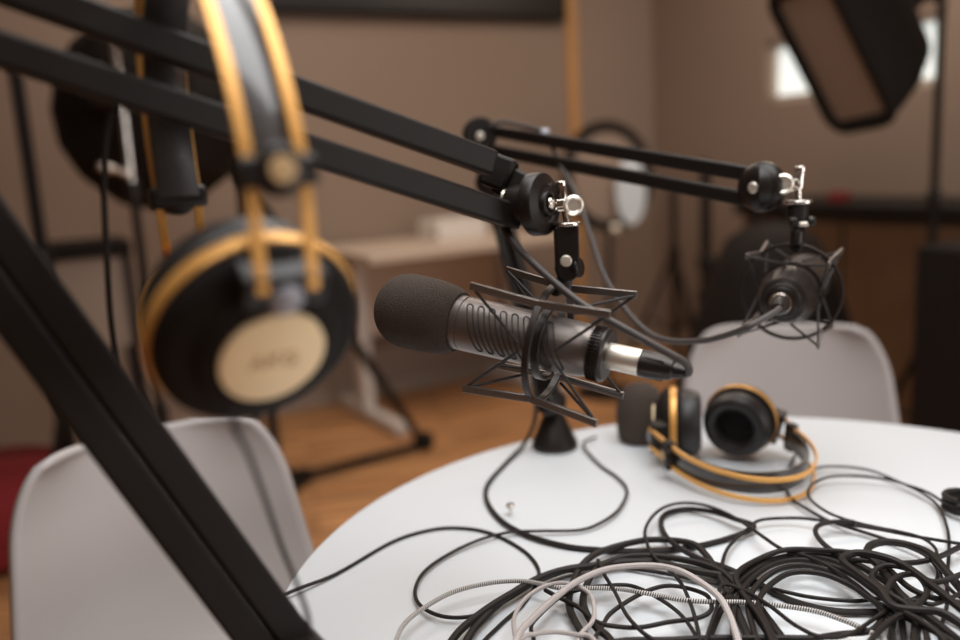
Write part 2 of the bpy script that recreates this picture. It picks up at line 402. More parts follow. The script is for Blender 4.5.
for k in range(8):                                      # long slots wrapped round the barrel
    xc = x1 + .0205 + k * .0104; hw = .0027; r_ = RB * (1 - .06 * (xc - x1) / (xe - x1)) + .0001
    if xc + .010 > xe - .006: break
    loop = []
    def cp(xx, an): return ML @ V((xx + (1.0 - an) * .0092 - .003, -r_ * math.cos(an), r_ * math.sin(an)))
    a0, a1 = math.radians(-42), math.radians(62); da = hw / r_
    for j in range(9): loop.append(cp(xc - hw, a0 + da + (a1 - a0 - 2 * da) * j / 8))
    for j in range(1, 6): th = PI - PI * j / 6; loop.append(cp(xc + hw * math.cos(th), a1 - da + da * math.sin(th)))
    for j in range(9): loop.append(cp(xc + hw, a1 - da - (a1 - a0 - 2 * da) * j / 8))
    for j in range(1, 6): th = PI * j / 6; loop.append(cp(xc + hw * math.cos(th), a0 + da - da * math.sin(th)))
    build('vent_slot', MB().tube(loop,   .00075, 6, closed=True), 'groove', body)
rg = MB(); rp = [(.014, xe + .009), (RB * .86, xe + .0095), (RB * .86, xe + .013), (RB * .93, xe + .014), (RB * .93, x2 + .008), (RB * .84, x2 + .010), (.010, x2 + .010)]
rg.lathe(rp, MZ, 48)
for k in range(48):
    an = 2 * PI * k / 48; rg.box((x2 - .003 + .0045, RB * .93 * math.cos(an), RB * .93 * math.sin(an)), (.009, .0012, .0012), ML)
build('locking_ring', rg, 'mic_dark', MIC)
CY, CZ = .031, .045
xm = on_axis(549)
MC = ML @ Matrix.Translation((xm, 0, 0)) @ Matrix.Rotation(math.radians(3), 4, 'X')
cage(MIC, MC, .049, .0595, (CY + .002, CZ - .002), at(563, 286, .722))
# plug in its back (belongs to the cable)
XL = dict(x2=x2 + .009, x3=x3, x4=x4, x5=x5)

# ------------------------------------------------------------------ boom arms
def boom(root, elbow, tip, foot, spacing, barh, bart, discr, sp_lo=None, join_lo=None, cut=.012, barl=None):
    up = V((0, 0, 1)); d = (tip - elbow).normalized(); s = d.cross(up).normalized(); n = s.cross(d).normalized()
    for k in (1, -1):
        p0, p1 = elbow + n * k * spacing / 2, tip + n * k * spacing / 2 * (1 if k > 0 else 1)
        build('upper_bar', MB().bar(p0, p1 - d * (cut if k > 0 else .006), barh, bart, n), 'black', root, bevel=.0025)
    # lower arm
    jl = join_lo if join_lo is not None else elbow
    d2 = (foot - jl).normalized(); n2 = s.cross(d2).normalized() if abs(s.dot(d2)) < .95 else n
    sp2 = sp_lo or spacing
    for k in (1, -1):
        build('lower_bar', MB().bar(jl + n2 * k * sp2 / 2, foot + n2 * k * sp2 / 2, barl or barh, bart, n2), 'black', root, bevel=.0025)
    return d, s, n, n2

# near boom -----------------------------------------------------------------
NE, NT = at(-176, -43, .445), at(528, 199, .705)
clampp = flat(338, 735, TZ)
near = thing('boom_arm', 'large black boom arm filling the left foreground, carrying the nearest microphone', 'microphone arm', V((clampp.x, clampp.y, TZ)), 'boom arms holding the microphones')
NF = at(296, 655, .60); NJ = at(-178, 25, .452)
v_ = clampp - TC; v_.z = 0
edge = TC + v_.normalized() * (TR - .02)
clampp = V((edge.x, edge.y, TZ))
NF = clampp + V((0, 0, .06))
d, s, n, n2 = boom(near, NE, NT, NF, .0345, .0200, .016, .026, .0225, NJ, cut=.042, barl=.0222)
if s.dot(CAMP - NT) < 0: s = -s
build('clamp', MB().box(clampp + V((0, 0, .012)), (.05, .05, .022)).box(clampp + V((0, 0, -.045)), (.03, .04, .014)).box((.037, 0, -.018), (.014, .05, .07), Matrix.Translation(clampp) @ Matrix.Rotation(math.atan2(v_.y, v_.x), 4, 'Z')), 'black', near, bevel=.003)
build('clamp_screw', MB().cyl(clampp + V((0, 0, -.10)), clampp + V((0, 0, -.04)), .005).pill(clampp + V((0, 0, -.115)), clampp + V((0, 0, -.098)), .016), 'black_gloss', near)
build('post', MB().cyl(clampp + V((0, 0, .02)), NF + V((0, 0, -.005)), .014), 'black', near)
build('lower_joint', MB().pill(NF - s * .022, NF + s * .022, .026, .12), 'black_gloss', near)
eb = (NE + NJ) / 2
build('elbow_joint', MB().pill(NE - s * .02, NE + s * .02, .03, .12).pill(NJ - s * .02, NJ + s * .02, .027, .12).bar(NE, NJ, .04, .03), 'black_gloss', near)
def tip_head(root, s, d, disc, dr, thick, P, sc, big):
    """round end joint with chrome knuckle, washer and black swivel; P maps names to points"""
    q = dr
    pr = [(0, 0), (q * .9, 0), (q, .002 * sc), (q, thick * .62), (q * .96, thick * .72), (q * .60, thick * .86), (q * .54, thick * .78), (q * .42, thick * .78), (q * .38, thick), (q * .30, thick), (q * .27, thick * .8), (0, thick * .8)]
    build('end_joint', MB().lathe(pr, frame_from(z=s, origin=disc - s * thick * .5), 44, caps=False), 'black_gloss', root)
    f = disc + s * thick * .36
    build('joint_screw', MB().pill(f, f + s * .005 * sc, .0046 * sc, .4, 20), 'chrome', root)
    return root
disc = at(541, 204, .690)
sd = (s + V((.55, .1, .06))).normalized()
tip_head(near, sd, d, disc, .0252, .017, None, 1, True)
r2 = disc - sd * .012
build('joint_plate', MB().pill(r2 - sd * .016, r2 + sd * .004, .0165, .15), 'black_gloss', near)
ax_ = at(508, 200, .70)
build('roller', MB().cyl(at(503, 199, .705), at(523, 202, .70), .0085), 'nickel', near)
build('bracket', MB().bar(at(486, 168, .712), at(512, 178, .705), .028, .016, n).bar(at(498, 178, .712), at(536, 196, .706), .026, .014, n), 'black', near, bevel=.003)
def swivel(root, T, k):
    """chrome T-bolt, ring knob, washer and clevis. T(px,py) gives a point; k = metres per photo pixel"""
    build('knuckle', MB().cyl(T['a'], T['b'], 5.0 * k).box((T['b'] + T['a']) / 2 + V((0, 0, 0)), (9 * k, 9 * k, 11 * k)), 'chrome', root, bevel=.0006)
    build('wing_bolt', MB().pill(T['c'], T['d'], 4.8 * k, .2).pill(T['c'] + V((0, 0, 3 * k)), T['c'] - V((0, 0, 4 * k)), 5.2 * k, .2), 'chrome', root)
    kn = T['k']; dirk = T['kd'].normalized()
    build('clamp_knob', MB().lathe([(0, 0), (8 * k, 0), (10 * k, 1.5 * k), (10 * k, 4 * k), (8 * k, 5.5 * k), (6.2 * k, 4 * k), (0, 4 * k)], frame_from(z=dirk, origin=kn), 28, caps=False), 'nickel', root)
    build('stud', MB().cyl(T['d'], T['w'], 3.2 * k), 'chrome', root)
    build('washer', MB().pill(T['w'] + V((0, 0, 2 * k)), T['w'] - V((0, 0, 1.5 * k)), 14 * k, .3, 28), 'chrome', root)
kpx = .70 / FPX
dd = .697
T = dict(a=at(553, 206, dd), b=at(568, 204, dd), c=at(561, 184, dd), d=at(564, 208, dd), k=at(573, 205, dd - .004), kd=at(575, 206, dd - .02) - at(571, 205, dd), w=at(567, 224, dd))
swivel(near, T, kpx)
c0, c1 = at(566, 226, dd), at(567, 278, .705)
cs = V((1, -.35, 0)).normalized()
cv = MB(); MM = frame_from(x=c1 - c0, hint=V((0, -1, 0)), origin=c0)
L_ = (c1 - c0).length; w = .0096
poly = [(0, -w), (L_ * .2, -w), (L_ * .75, -w * .95)] + [(L_ * .82 + w * math.sin(q_ * PI / 6), -w * math.cos(q_ * PI / 6)) for q_ in range(7)] + [(L_ * .2, w), (0, w)]
cv.prism([(a_, b_) for a_, b_ in poly], .015, MM @ Matrix.Translation((0, 0, -.0075)))
build('swivel_clevis', cv, 'black', near, bevel=.0012)
sv = at(566, 261, dd - .007)
build('clevis_screw', MB().pill(sv, sv + (CAMP - sv).normalized() * .003, .0046, .3, 20), 'nickel', near)
build('clevis_knob', MB().pill(at(573, 268, .704), at(581, 267, .70), .0085, .3), 'black_gloss', near)
build('neck', MB().pill(at(565, 276, .706), at(563, 289, .716), .0066, .2), 'mic_dark', near)

# rear boom -----------------------------------------------------------------
RE, RT = at(484, 139, 1.28), at(757, 188, .955)
RBASE = flat(555, 447, TZ)
rear = thing('boom_arm', 'black boom arm on a conical foot in the middle of the table', 'microphone arm', RBASE, 'boom arms holding the microphones')
RJ = at(493, 186, 1.27); RF_ = at(551, 402, 1.175)
d_, s_, n_, n2_ = boom(rear, RE, RT, RF_, .0275, .0165, .012, .024, .020, RJ)
if s_.dot(CAMP - RT) < 0: s_ = -s_
build('foot', MB().lathe([(0, 0), (.0315, 0), (.0325, .003), (.032, .008), (.028, .016), (.0125, .052), (.010, .055), (0, .055)], Matrix.Translation(RBASE), 40, caps=False), 'mic_dark', rear)
build('post', MB().cyl(RBASE + V((0, 0, .05)), RF_ + V((0, 0, .01)), .009), 'black', rear)
build('lower_joint', MB().pill(RF_ - s_ * .015, RF_ + s_ * .015, .017, .15), 'black_gloss', rear)
e1 = at(479, 135, 1.262)
build('elbow_joint', MB().lathe([(0, 0), (.024, 0), (.025, .002), (.025, .012), (.022, .016), (0, .016)], frame_from(z=(CAMP - e1) + V((.25, 0, .1)), origin=e1), 36, caps=False), 'black_matte', rear)
e2 = at(480, 136, 1.245)
build('elbow_screw', MB().pill(e2, e2 + (CAMP - e2).normalized() * .004, .006, .4, 18), 'nickel', rear)
build('elbow_plate', MB().bar(at(482, 140, 1.283), at(493, 190, 1.275), .034, .02, V((1, 0, 0))).pill(at(497, 178, 1.29), at(488, 184, 1.25), .022, .2), 'black', rear, bevel=.003)
rdisc = at(760, 187, .95)
build('end_joint', MB().lathe([(0, 0), (.024, 0), (.0275, .004), (.0278, .010), (.026, .016), (.0205, .021), (.012, .0235), (0, .024)], frame_from(z=s_, origin=rdisc - s_ * .012), 40, caps=False), 'black_gloss', rear)
fj = rdisc + s_ * .0115
build('joint_screw', MB().pill(fj, fj + s_ * .004, .0062, .4, 20), 'nickel', rear)
nose = MB(); MN = frame_from(z=at(788, 186, .94) - rdisc, origin=rdisc)
nose.lathe([(0, 0), (.0235, 0), (.021, .010), (.013, .022), (.008, .032), (0, .033)], MN @ Matrix.Diagonal((.95, 1.05, 1, 1)), 28, caps=False)
build('end_nose', nose, 'black_gloss', rear)
rk = .95 / FPX; rd = .945
T = dict(a=at(786, 185, rd), b=at(800, 185, rd), c=at(800, 169, rd), d=at(798, 190, rd), k=at(784, 184, rd - .012), kd=V((-.45, -.9, .05)), w=at(798, 202, rd))
swivel(rear, T, rk)
build('swivel_barrel', MB().pill(at(798, 204, rd), at(797, 222, rd), 10.5 * rk, .1), 'black', rear)
build('neck', MB().box((at(798, 232, rd) + at(797, 220, rd)) / 2, (.013, .011, .022)).pill(at(797, 230, rd), at(796, 246, rd), 6.5 * rk, .2), 'black_gloss', rear, bevel=.001)
for px_ in (793, 811):
    build('side_knob', MB().pill(at(px_ - 4, 222, rd - .008), at(px_ + 4, 221, rd - .008), 5 * rk, .3, 16), 'black_gloss', rear)
build('side_bolt', MB().cyl(at(799, 224, rd - .008), at(808, 224, rd - .008), 2.6 * rk), 'nickel', rear)
cl_ = at(545, 133, 1.195)
build('cable_clip', MB().pill(at(541, 133, 1.195), at(549, 135, 1.19), .0085, .4, 18), 'greyplastic', rear)

# rear microphone -------------------------------------------------------------
mb_, mf_ = at(781, 302, .918), at(806, 277, 1.06)
RM = frame_from(x=mb_ - mf_, hint=V((0, 0, 1)), origin=mf_)    # x towards the plug
RL = (mb_ - mf_).length
MIC2 = thing('studio_microphone', 'dark microphone seen from its plug end in a spider mount, farther back over the table', 'microphone', at(790, 292, .97), 'microphones on boom arms')
RZ = RM @ Matrix.Rotation(PI / 2, 4, 'Y')
build('body', MB().lathe([(0, -.012), (.018, -.010), (.028, 0), (.031, .02), (.031, RL - .05), (.0318, RL - .048), (.0318, RL - .040), (.030, RL - .036), (.0265, RL - .018), (.024, RL - .012), (.019, RL - .010), (.0175, RL - .004), (.010, RL - .002), (0, RL - .002)], RZ, 44, caps=False), 'mic_dark', MIC2)
build('plug_collar', MB().lathe([(.008, RL - .008), (.0165, RL - .007), (.0165, RL), (.0135, RL + .002), (.009, RL + .002)], RZ, 36), 'black_gloss', MIC2)
MC2 = RM @ Matrix.Translation((RL - .062, 0, 0)) @ Matrix.Rotation(math.radians(-6), 4, 'X')
cage(MIC2, MC2, .0535, .056, (.040, .042), at(796, 245, .945))

# ------------------------------------------------------------------ headphones
def text_mesh(txt, size, depth):
    cu = bpy.data.curves.new('t', 'FONT'); cu.body = txt; cu.size = size; cu.extrude = depth; cu.align_x = 'CENTER'; cu.align_y = 'CENTER'
    ob = bpy.data.objects.new('t', cu); COL.objects.link(ob); dg = bpy.context.evaluated_depsgraph_get(); dg.update()
    me = bpy.data.meshes.new_from_object(ob.evaluated_get(dg))
    mb = MB(); mb.add([v.co.copy() for v in me.vertices], [tuple(p.vertices) for p in me.polygons])
    bpy.data.objects.remove(ob); bpy.data.meshes.remove(me); return mb
def ear_cup(root, c, n, up, R=.0535):
    """c = rim centre, n = outward direction, up = towards the headband"""
    n = n.normalized(); up = (up - n * up.dot(n)).normalized(); side = up.cross(n)
    M = Matrix((side, up, n)).transposed().to_4x4(); M.translation = c
    f = R / .0535
    sh = build('ear_cup', MB().lathe([(q * f, h) for q, h in ((0, -.006), (.050, -.006), (.0525, -.003), (.0525, .004), (.053, .010), (.0525, .0135), (.050, .0175), (.044, .0205), (.039, .0215), (.036, .024), (.034, .0265), (.031, .028), (0, .028))], M, 56, caps=False), 'black_matte', root)
    build('rim', MB().lathe([(.0515 * f, .002), (.0542 * f, .000), (.0552 * f, .003), (.0550 * f, .0065), (.0540 * f, .0085), (.0520 * f, .0085)], M, 64), 'gold', sh)
    lb = build('badge', MB().lathe([(0, .0278), (.0268 * f, .0278), (.0268 * f, .0305), (.0256 * f, .0312), (0, .0312)], M, 48, caps=False), 'label', sh, label='round gold badge')
    build('pad', MB().lathe([(q * f, h) for q, h in ((.026, -.010), (.027, -.022), (.031, -.029), (.038, -.031), (.0455, -.028), (.050, -.020), (.0505, -.012), (.048, -.005), (.030, -.004))], M, 56), 'pad', sh)
    build('liner', MB().lathe([(0, -.0105), (.0285 * f, -.0125), (.0285 * f, -.007), (0, -.007)], M, 40, caps=False), 'cloth', sh)
    hub = MB().box((0, .041, .021), (.042, .017, .022), M)
    build('hub', hub, 'black_gloss', root, bevel=.002)
    build('hub_cap', MB().lathe([(0, .0), (.008, 0), (.0085, .002), (.006, .0045), (0, .0055)], M @ Matrix.Translation((0, .0375, .0318)), 24, caps=False), 'greyplastic', root)
    tx = text_mesh('AKG', .0125, .0003).xf(M @ Matrix.Translation((0, -.001, .0315)))
    build('lettering', tx, 'label_ink', root)
    return M
def headphones(label, O, u, vdir, zdir, cups, H, strapH, sep=.088, rod=.0128, loc=None, R=.0535):
    root = thing('headphones', label, 'headphones', loc, 'pair of matching gold and black headphones')
    L = Matrix((u, vdir, zdir)).transposed().to_4x4(); L.translation = O
    W = lambda p: L @ V(p)
    hubs = []
    for c, n in cups:
        sgn = -1 if c is cups[0][0] else 1
        sl = W((sgn * sep, 0, 0))
        M = ear_cup(root, c, n, sl - c, R); hubs.append(M)
    for k in (-1, 1):
        arc = [W((-sep * math.cos(q * PI / 24), k * rod, H * math.sin(q * PI / 24))) for q in range(25)]
        def side_pt(M, kk):
            a_, b_ = M @ V((.0125, .043, .0335)), M @ V((-.0125, .043, .0335))
            va = (a_ - b_).dot(vdir); return a_ if (va > 0) == (kk > 0) else b_
        h0, h1 = side_pt(hubs[0], k), side_pt(hubs[1], k)
        pts = [h0, h0.lerp(arc[0], .5)] + arc + [h1.lerp(arc[-1], .5), h1]
        build('headband_rod', MB().tube(pts, 0, flatten=(.0060, .0026), side=vdir), 'gold', root)
    st = [W((-sep * .95 * math.cos(q * PI / 24), 0, strapH * (math.sin(q * PI / 24)) ** .92)) for q in range(25)]
    build('head_strap', MB().tube(st, 0, flatten=(.027, .004), side=vdir), 'leather', root)
    for sg in (-1, 1):
        Ms = L @ Matrix.Translation((sg * sep, 0, 0))
        sb = build('slider', MB().box((0, 0, 0), (.012, .037, .015), Ms).pill(Ms @ V((-sg * .004, 0, 0)), Ms @ V((sg * .0085, 0, 0)), .0125, .3), 'black_gloss', root, bevel=.0025)
        build('slider_screw', MB().pill(Ms @ V((sg * .008, 0, 0)), Ms @ V((sg * .0098, 0, 0)), .0065, .3, 20), 'label_ink', sb)
    return root
# hanging pair
S0, S1 = at(277, 171, .398), at(178, 197, .588)
u = (S1 - S0).normalized(); O = (S0 + S1) / 2
zc = (V((0, 0, 1)) + u * .26).normalized(); vd = zc.cross(u).normalized()
camN = lambda r, dn, tw: (RC * r - UC * dn - FW * tw).normalized()
hung = headphones('gold and black headphones hanging over the near boom arm', O, u, vd, zc,
    [(at(252, 322, .448), camN(.52, .60, .62)), (at(224, 318, .60), camN(-.45, .35, -.82))], .152, .132, sep=(S1 - S0).length / 2, loc=V((O.x, O.y, O.z - .17)), R=.0545)
# pair lying on the table
L0, L1 = flat(669, 455, .7715), flat(791, 437, .7715)
u2 = (L1 - L0); sep2 = u2.length / 2; u2.normalize(); O2 = (L0 + L1) / 2
vd2 = (V((0, 0, 1)) + V((0, -.11, 0))).normalized(); vd2 = (vd2 - u2 * vd2.dot(u2)).normalized(); zd2 = u2.cross(vd2).normalized()
if zd2.y > 0: zd2 = -zd2
cl0, cl1 = at(677, 424, 1.105), at(742, 422, 1.145)
cl0 = flat(677, 422, TZ + .0478); cl1 = flat(740, 420, TZ + .0500)
lying = headphones('gold and black headphones lying open on the white table', O2, u2, vd2, zd2,
    [(cl0, V((-.97, .24, .0))), (cl1, V((.52, .82, .10)))], .122, .102, sep=sep2, loc=flat(735, 455, TZ), R=.0455)

# foam cover standing on the table ------------------------------------------------
fc = flat(641, 440, TZ); fc.z = TZ
kf = []
build_f = [(0, 0), (.026, 0), (.031, .003), (.0325, .012), (.0338, .03), (.0335, .045), (.031, .06), (.025, .073), (.015, .081), (.006, .084), (0, .0845)]
o = build('foam_windscreen', MB().lathe(build_f, Matrix.Translation(fc), 40, caps=False), 'foam', base=fc)
tag(o, 'black foam microphone cover standing alone on the table beside the open headphones', 'foam cover')

# small screw on the table ---------------------------------------------------------
sp_ = flat(511, 515, TZ)
o = thing('screw', 'tiny silver screw standing on the bare part of the white table', 'screw', sp_)
build('head', MB().pill(sp_ + V((0, 0, .0092)), sp_ + V((0, 0, .0135)), .0050, .3, 20), 'chrome', o)
build('shank', MB().cyl(sp_, sp_ + V((0, 0, .0095)), .0021, seg=12), 'chrome', o)

# ------------------------------------------------------------------ cables
def T3(P, r, lift=0.0, wav=0.0, seed=0):
    rnd = random.Random(seed); out = []
    for q in P:
        h = q[2] if len(q) > 2 else 0
        p = flat(q[0], q[1], TZ + r + .0004 + lift + h + rnd.random() * wav); out.append(p)
    return out
def cable(P, r, mt, label, cat='cable', group=None, base=None, name='cable', n=8):
    pts = smooth_path(P, n); mb = MB().tube(pts, r, 8)
    b = base if base is not None else min(P, key=lambda p: p.z)
    o = build(name, mb, mt, base=b); return tag(o, label, cat, group)
G = 'audio cables tangled on the table'
def desk_cable(px, r, mt, label, lift=0.0, wav=.003, seed=1):
    return cable(T3(px, r, lift, wav, seed), r, mt, label, group=G)
TH, MD, FT = .0018, .0026, .0034
# thin one leaving over the left table edge
lo_ = flat(300, 607, TZ + .003)
pA = [(262, 700), (270, 660)]
A_pts = [flat(292, 600, TZ + TH), ] + T3([(336, 574), (392, 542), (430, 530), (460, 528), (490, 533), (520, 548), (536, 564), (538, 580), (523, 604), (500, 625), (478, 650), (470, 690)], TH)
e_ = (A_pts[0] - TC); e_.z = 0; A_pts = [TC + e_.normalized() * (TR + .012) + V((0, 0, TZ - .09)), TC + e_.normalized() * (TR + .008) + V((0, 0, TZ - .025)), TC + e_.normalized() * (TR - .003) + V((0, 0, TZ + .0045))] + A_pts[1:]
cable(A_pts, TH, 'cable', 'thin black cable running over the left edge of the table', group=G)
C_pts = [(596, 437), (583, 444), (599, 464), (617, 477), (627, 490), (619, 509), (602, 522), (580, 530), (542, 531), (512, 532), (482, 539), (449, 554), (424, 572), (415, 591), (421, 606), (441, 616), (467, 617), (490, 610), (512, 597), (540, 581), (575, 570), (620, 568), (668, 574), (712, 583), (757, 586), (810, 597), (855, 601), (885, 599), (930, 610), (985, 640)]
desk_cable(C_pts, TH, 'cable', 'thin black cable leaving the right side of the conical foot in a wide loop', .001, .003, 2)
# thick cable of the rear boom, from behind the foot round into two flat loops
Bup = [at(497, 228, 1.24), at(515, 300, 1.22), at(531, 370, 1.19), at(536, 412, 1.17), flat(526, 441, TZ + .012)]
B_pts = Bup + T3([(505, 464), (488, 484), (487, 501), (501, 520), (527, 535), (565, 546), (602, 550), (647, 551), (691, 547), (726, 539), (754, 527, .004), (735, 519, .006), (713, 512, .004), (687, 509), (667, 513), (661, 522), (665, 535, .004), (678, 547, .008), (700, 559, .006), (726, 568, .004), (752, 580), (790, 600), (835, 611), (890, 612)], MD + .0003, .0, .001, 3)
cable(B_pts, MD + .0003, 'cable', 'black cable descending the middle boom arm and curling past the small screw', group=G)
# fat arcs at front left
desk_cable([(440, 700), (467, 640), (483, 619), (507, 597), (537, 579), (567, 569), (602, 565), (640, 562), (680, 567), (715, 575), (745, 590), (765, 615), (790, 650), (810, 690)], FT, 'cable', 'fat black cable arching across the front of the table from bottom left', .003, .002, 4)
desk_cable([(425, 700), (451, 642), (480, 614), (518, 590), (553, 573), (588, 567), (630, 560), (662, 563), (700, 572), (738, 575), (761, 564), (795, 555), (825, 555), (855, 564), (885, 581), (905, 600), (935, 622), (970, 650)], FT, 'cable', 'fat black cable on the outer side of the front-left arc running on to the knot', .005, .002, 5)
desk_cable([(588, 690), (588, 642), (579, 628), (570, 609), (570, 592), (580, 568), (600, 552), (640, 541), (668, 540), (693, 544), (706, 555), (716, 570), (728, 592), (738, 612), (752, 645), (770, 690)], FT, 'cable', 'fat black cable curling round the left side of the front loop', .004, .002, 6)
desk_cable([(640, 690), (612, 642), (596, 627), (585, 610), (584, 594), (594, 572), (617, 559), (650, 556), (690, 561), (722, 572), (741, 592), (756, 615), (775, 645), (795, 690)], FT, 'cable', 'fat black cable inside the leftmost front loop, turning toward the viewer', .007, .003, 7)
desk_cable([(535, 690), (534, 642), (531, 629), (536, 619), (559, 598), (582, 589), (604, 586), (626, 585), (643, 590), (663, 601), (680, 614), (693, 631), (700, 650), (705, 690)], TH, 'cable', 'thin black cable arching over the front-left loop and down to the viewer', .009, .003, 8)
desk_cable([(545, 590), (560, 598), (578, 607), (597, 622), (621, 627), (643, 627), (669, 622), (698, 618), (711, 610), (709, 598), (700, 592), (682, 587), (665, 586), (647, 591), (628, 601), (610, 614), (602, 627), (592, 645), (580, 690)], TH + .0002, 'cable', 'thin black cable crossing itself in a small closed loop at the front', .010, .003, 9)
desk_cable([(598, 560), (604, 574), (615, 592), (626, 614), (641, 631), (662, 648), (690, 690)], TH, 'cable', 'thin black cable cutting straight down through the small front loop', .013, .003, 10)
desk_cable([(708, 690), (700, 640), (691, 605), (678, 579), (656, 559), (648, 546), (645, 531), (652, 517), (665, 507), (683, 503), (704, 505), (726, 513), (748, 526), (762, 536), (782, 549), (806, 556), (832, 568), (860, 588), (888, 616), (895, 650), (895, 690)], TH, 'cable', 'thin black cable drawing the tall outer loop behind the pile', .011, .003, 11)
desk_cable([(720, 600), (728, 585), (722, 570), (728, 548), (750, 527), (761, 520), (787, 518), (810, 519), (844, 524), (877, 529), (919, 537), (962, 544), (1010, 552)], TH, 'cable', 'thin black cable running nearly straight to the right edge of the photo', .006, .003, 12)
desk_cable([(803, 462), (806, 471), (822, 467), (847, 467), (872, 471), (897, 481), (922, 493), (938, 506), (947, 527), (949, 549), (947, 580), (947, 604), (940, 640), (950, 690)], TH - .0002, 'cable', 'thin black headphone lead, outermost loop at the back right', .004, .002, 13)
desk_cable([(1000, 530), (968, 516), (950, 507), (929, 493), (907, 485), (885, 479), (854, 476), (829, 477), (813, 484), (808, 493), (813, 502), (829, 513), (851, 521), (876, 527), (901, 532), (922, 538), (935, 548), (938, 562), (944, 582), (965, 600), (1000, 610)], TH - .0002, 'cable', 'thin black cable coiled inside the outermost loop at the back right', .007, .003, 14)
desk_cable([(795, 455), (788, 472), (786, 485), (791, 498), (807, 509), (829, 521), (854, 529), (879, 537), (905, 546), (926, 556), (938, 572), (930, 590), (905, 603)], TH, 'cable', 'thin black cable starting beneath the open headphones and heading into the knot', .002, .002, 15)
desk_cable([(854, 522), (832, 522), (818, 526), (816, 534), (826, 546), (844, 557), (869, 561), (894, 563), (919, 562), (941, 556), (962, 546), (1000, 530)], MD, 'cable', 'black cable swinging in a shallow U below the back-right coil', .010, .003, 16)
desk_cable([(970, 600), (945, 570), (930, 554), (908, 545), (885, 542), (870, 546), (868, 555), (879, 566), (890, 580), (898, 592), (915, 612), (915, 650), (918, 690)], FT + .0004, 'cable', 'fat black cable with a tight hook above the knot', .010, .003, 17)
for i_, (P_, r_, tx) in enumerate([
    ([(690, 690), (716, 622), (733, 590), (757, 569), (788, 558), (822, 558), (852, 569), (878, 588), (898, 606), (905, 650), (905, 690)], MD, 'black cable forming the topmost strand over the right-hand white gap'),
    ([(740, 690), (733, 622), (742, 590), (768, 567), (800, 560), (838, 568), (868, 586), (892, 610), (888, 650), (882, 690)], MD, 'black cable, second strand over the right-hand white gap'),
    ([(778, 690), (753, 628), (750, 596), (775, 571), (808, 566), (842, 577), (866, 594), (882, 612), (872, 630), (842, 634), (812, 638), (770, 638), (715, 638), (668, 640), (622, 641), (580, 650)], MD, 'black cable lying along the bottom edge of the photo'),
    ([(805, 690), (772, 634), (759, 600), (785, 575), (818, 573), (850, 585), (880, 605), (915, 622), (950, 640), (985, 665)], MD, 'black cable, innermost strand round the right-hand white gap'),
    ([(790, 690), (765, 625), (742, 592), (737, 574), (757, 560), (785, 550), (818, 550), (853, 553), (880, 562), (910, 588), (942, 600), (985, 605)], MD, 'black cable humped along the back of the right-hand pile'),
    ([(688, 690), (716, 610), (722, 585), (745, 591), (770, 606), (795, 625), (822, 637), (850, 634), (880, 615), (908, 600), (935, 604), (968, 590), (1000, 580)], TH, 'thin black cable dipping across the right-hand white gap'),
    ([(935, 690), (925, 630), (908, 606), (890, 594), (872, 578), (882, 566), (905, 568), (922, 580), (926, 596), (905, 612), (885, 625), (865, 650), (850, 690)], MD, 'black cable wound tightly in the middle of the knot'),
    ([(965, 690), (945, 642), (922, 622), (900, 610), (886, 598), (893, 580), (912, 574), (935, 582), (960, 575), (1000, 560)], MD, 'black cable splaying out of the knot toward the bottom right corner'),
    ([(990, 650), (962, 625), (940, 612), (915, 610), (893, 606), (880, 590), (860, 575), (842, 560), (855, 553), (880, 556), (905, 566), (935, 588), (965, 612), (1000, 640)], FT, 'fat black cable doubling back through the knot beside the right edge'),
  ]):
    desk_cable(P_, r_, 'cable', tx, .004 + .0022 * i_, .004, 20 + i_)
# pale cables
desk_cable([(385, 690), (396, 641), (407, 621), (430, 604), (456, 591), (490, 583), (520, 581), (542, 584), (560, 588), (590, 588), (619, 589), (639, 592), (661, 596), (683, 600), (713, 602), (738, 602), (765, 604), (810, 610), (840, 619), (870, 632), (888, 645), (920, 690)], .0021, 'braid_cable', 'black-and-white braided cable making the long pale arc from the left', .012, .002, 40)
desk_cable([(505, 690), (516, 640), (532, 619), (556, 597), (578, 581), (604, 570), (632, 566), (658, 566), (680, 571), (700, 582), (718, 596), (728, 612), (735, 631), (740, 650), (745, 690)], .0029, 'white_cable', 'thick plain white cable arching over the black cables', .0205, .002, 41)
desk_cable([(522, 690), (516, 642), (514, 619), (524, 600), (543, 587), (565, 583), (588, 592), (594, 608), (592, 622), (578, 640), (570, 690)], .0019, 'white_cable', 'thin white braided cable bending in a narrow hairpin at the front', .015, .002, 42)
desk_cable([(480, 690), (519, 641), (535, 634), (556, 632), (578, 635), (594, 640), (620, 690)], .0020, 'white_cable', 'white cable cut off by the bottom edge of the photo', .017, .001, 43)
# coil at the right edge
cc = flat(966, 514, TZ); pts_ = []
for k in range(64):
    a_ = k / 63 * 2 * PI * 2.6; pts_.append(cc + V((.021 * math.cos(a_), .021 * math.sin(a_), .004 + .003 * a_ / 3)))
cable(pts_, .0033, 'cable', 'small tight black cable coil at the right edge of the table', group=G, n=2)

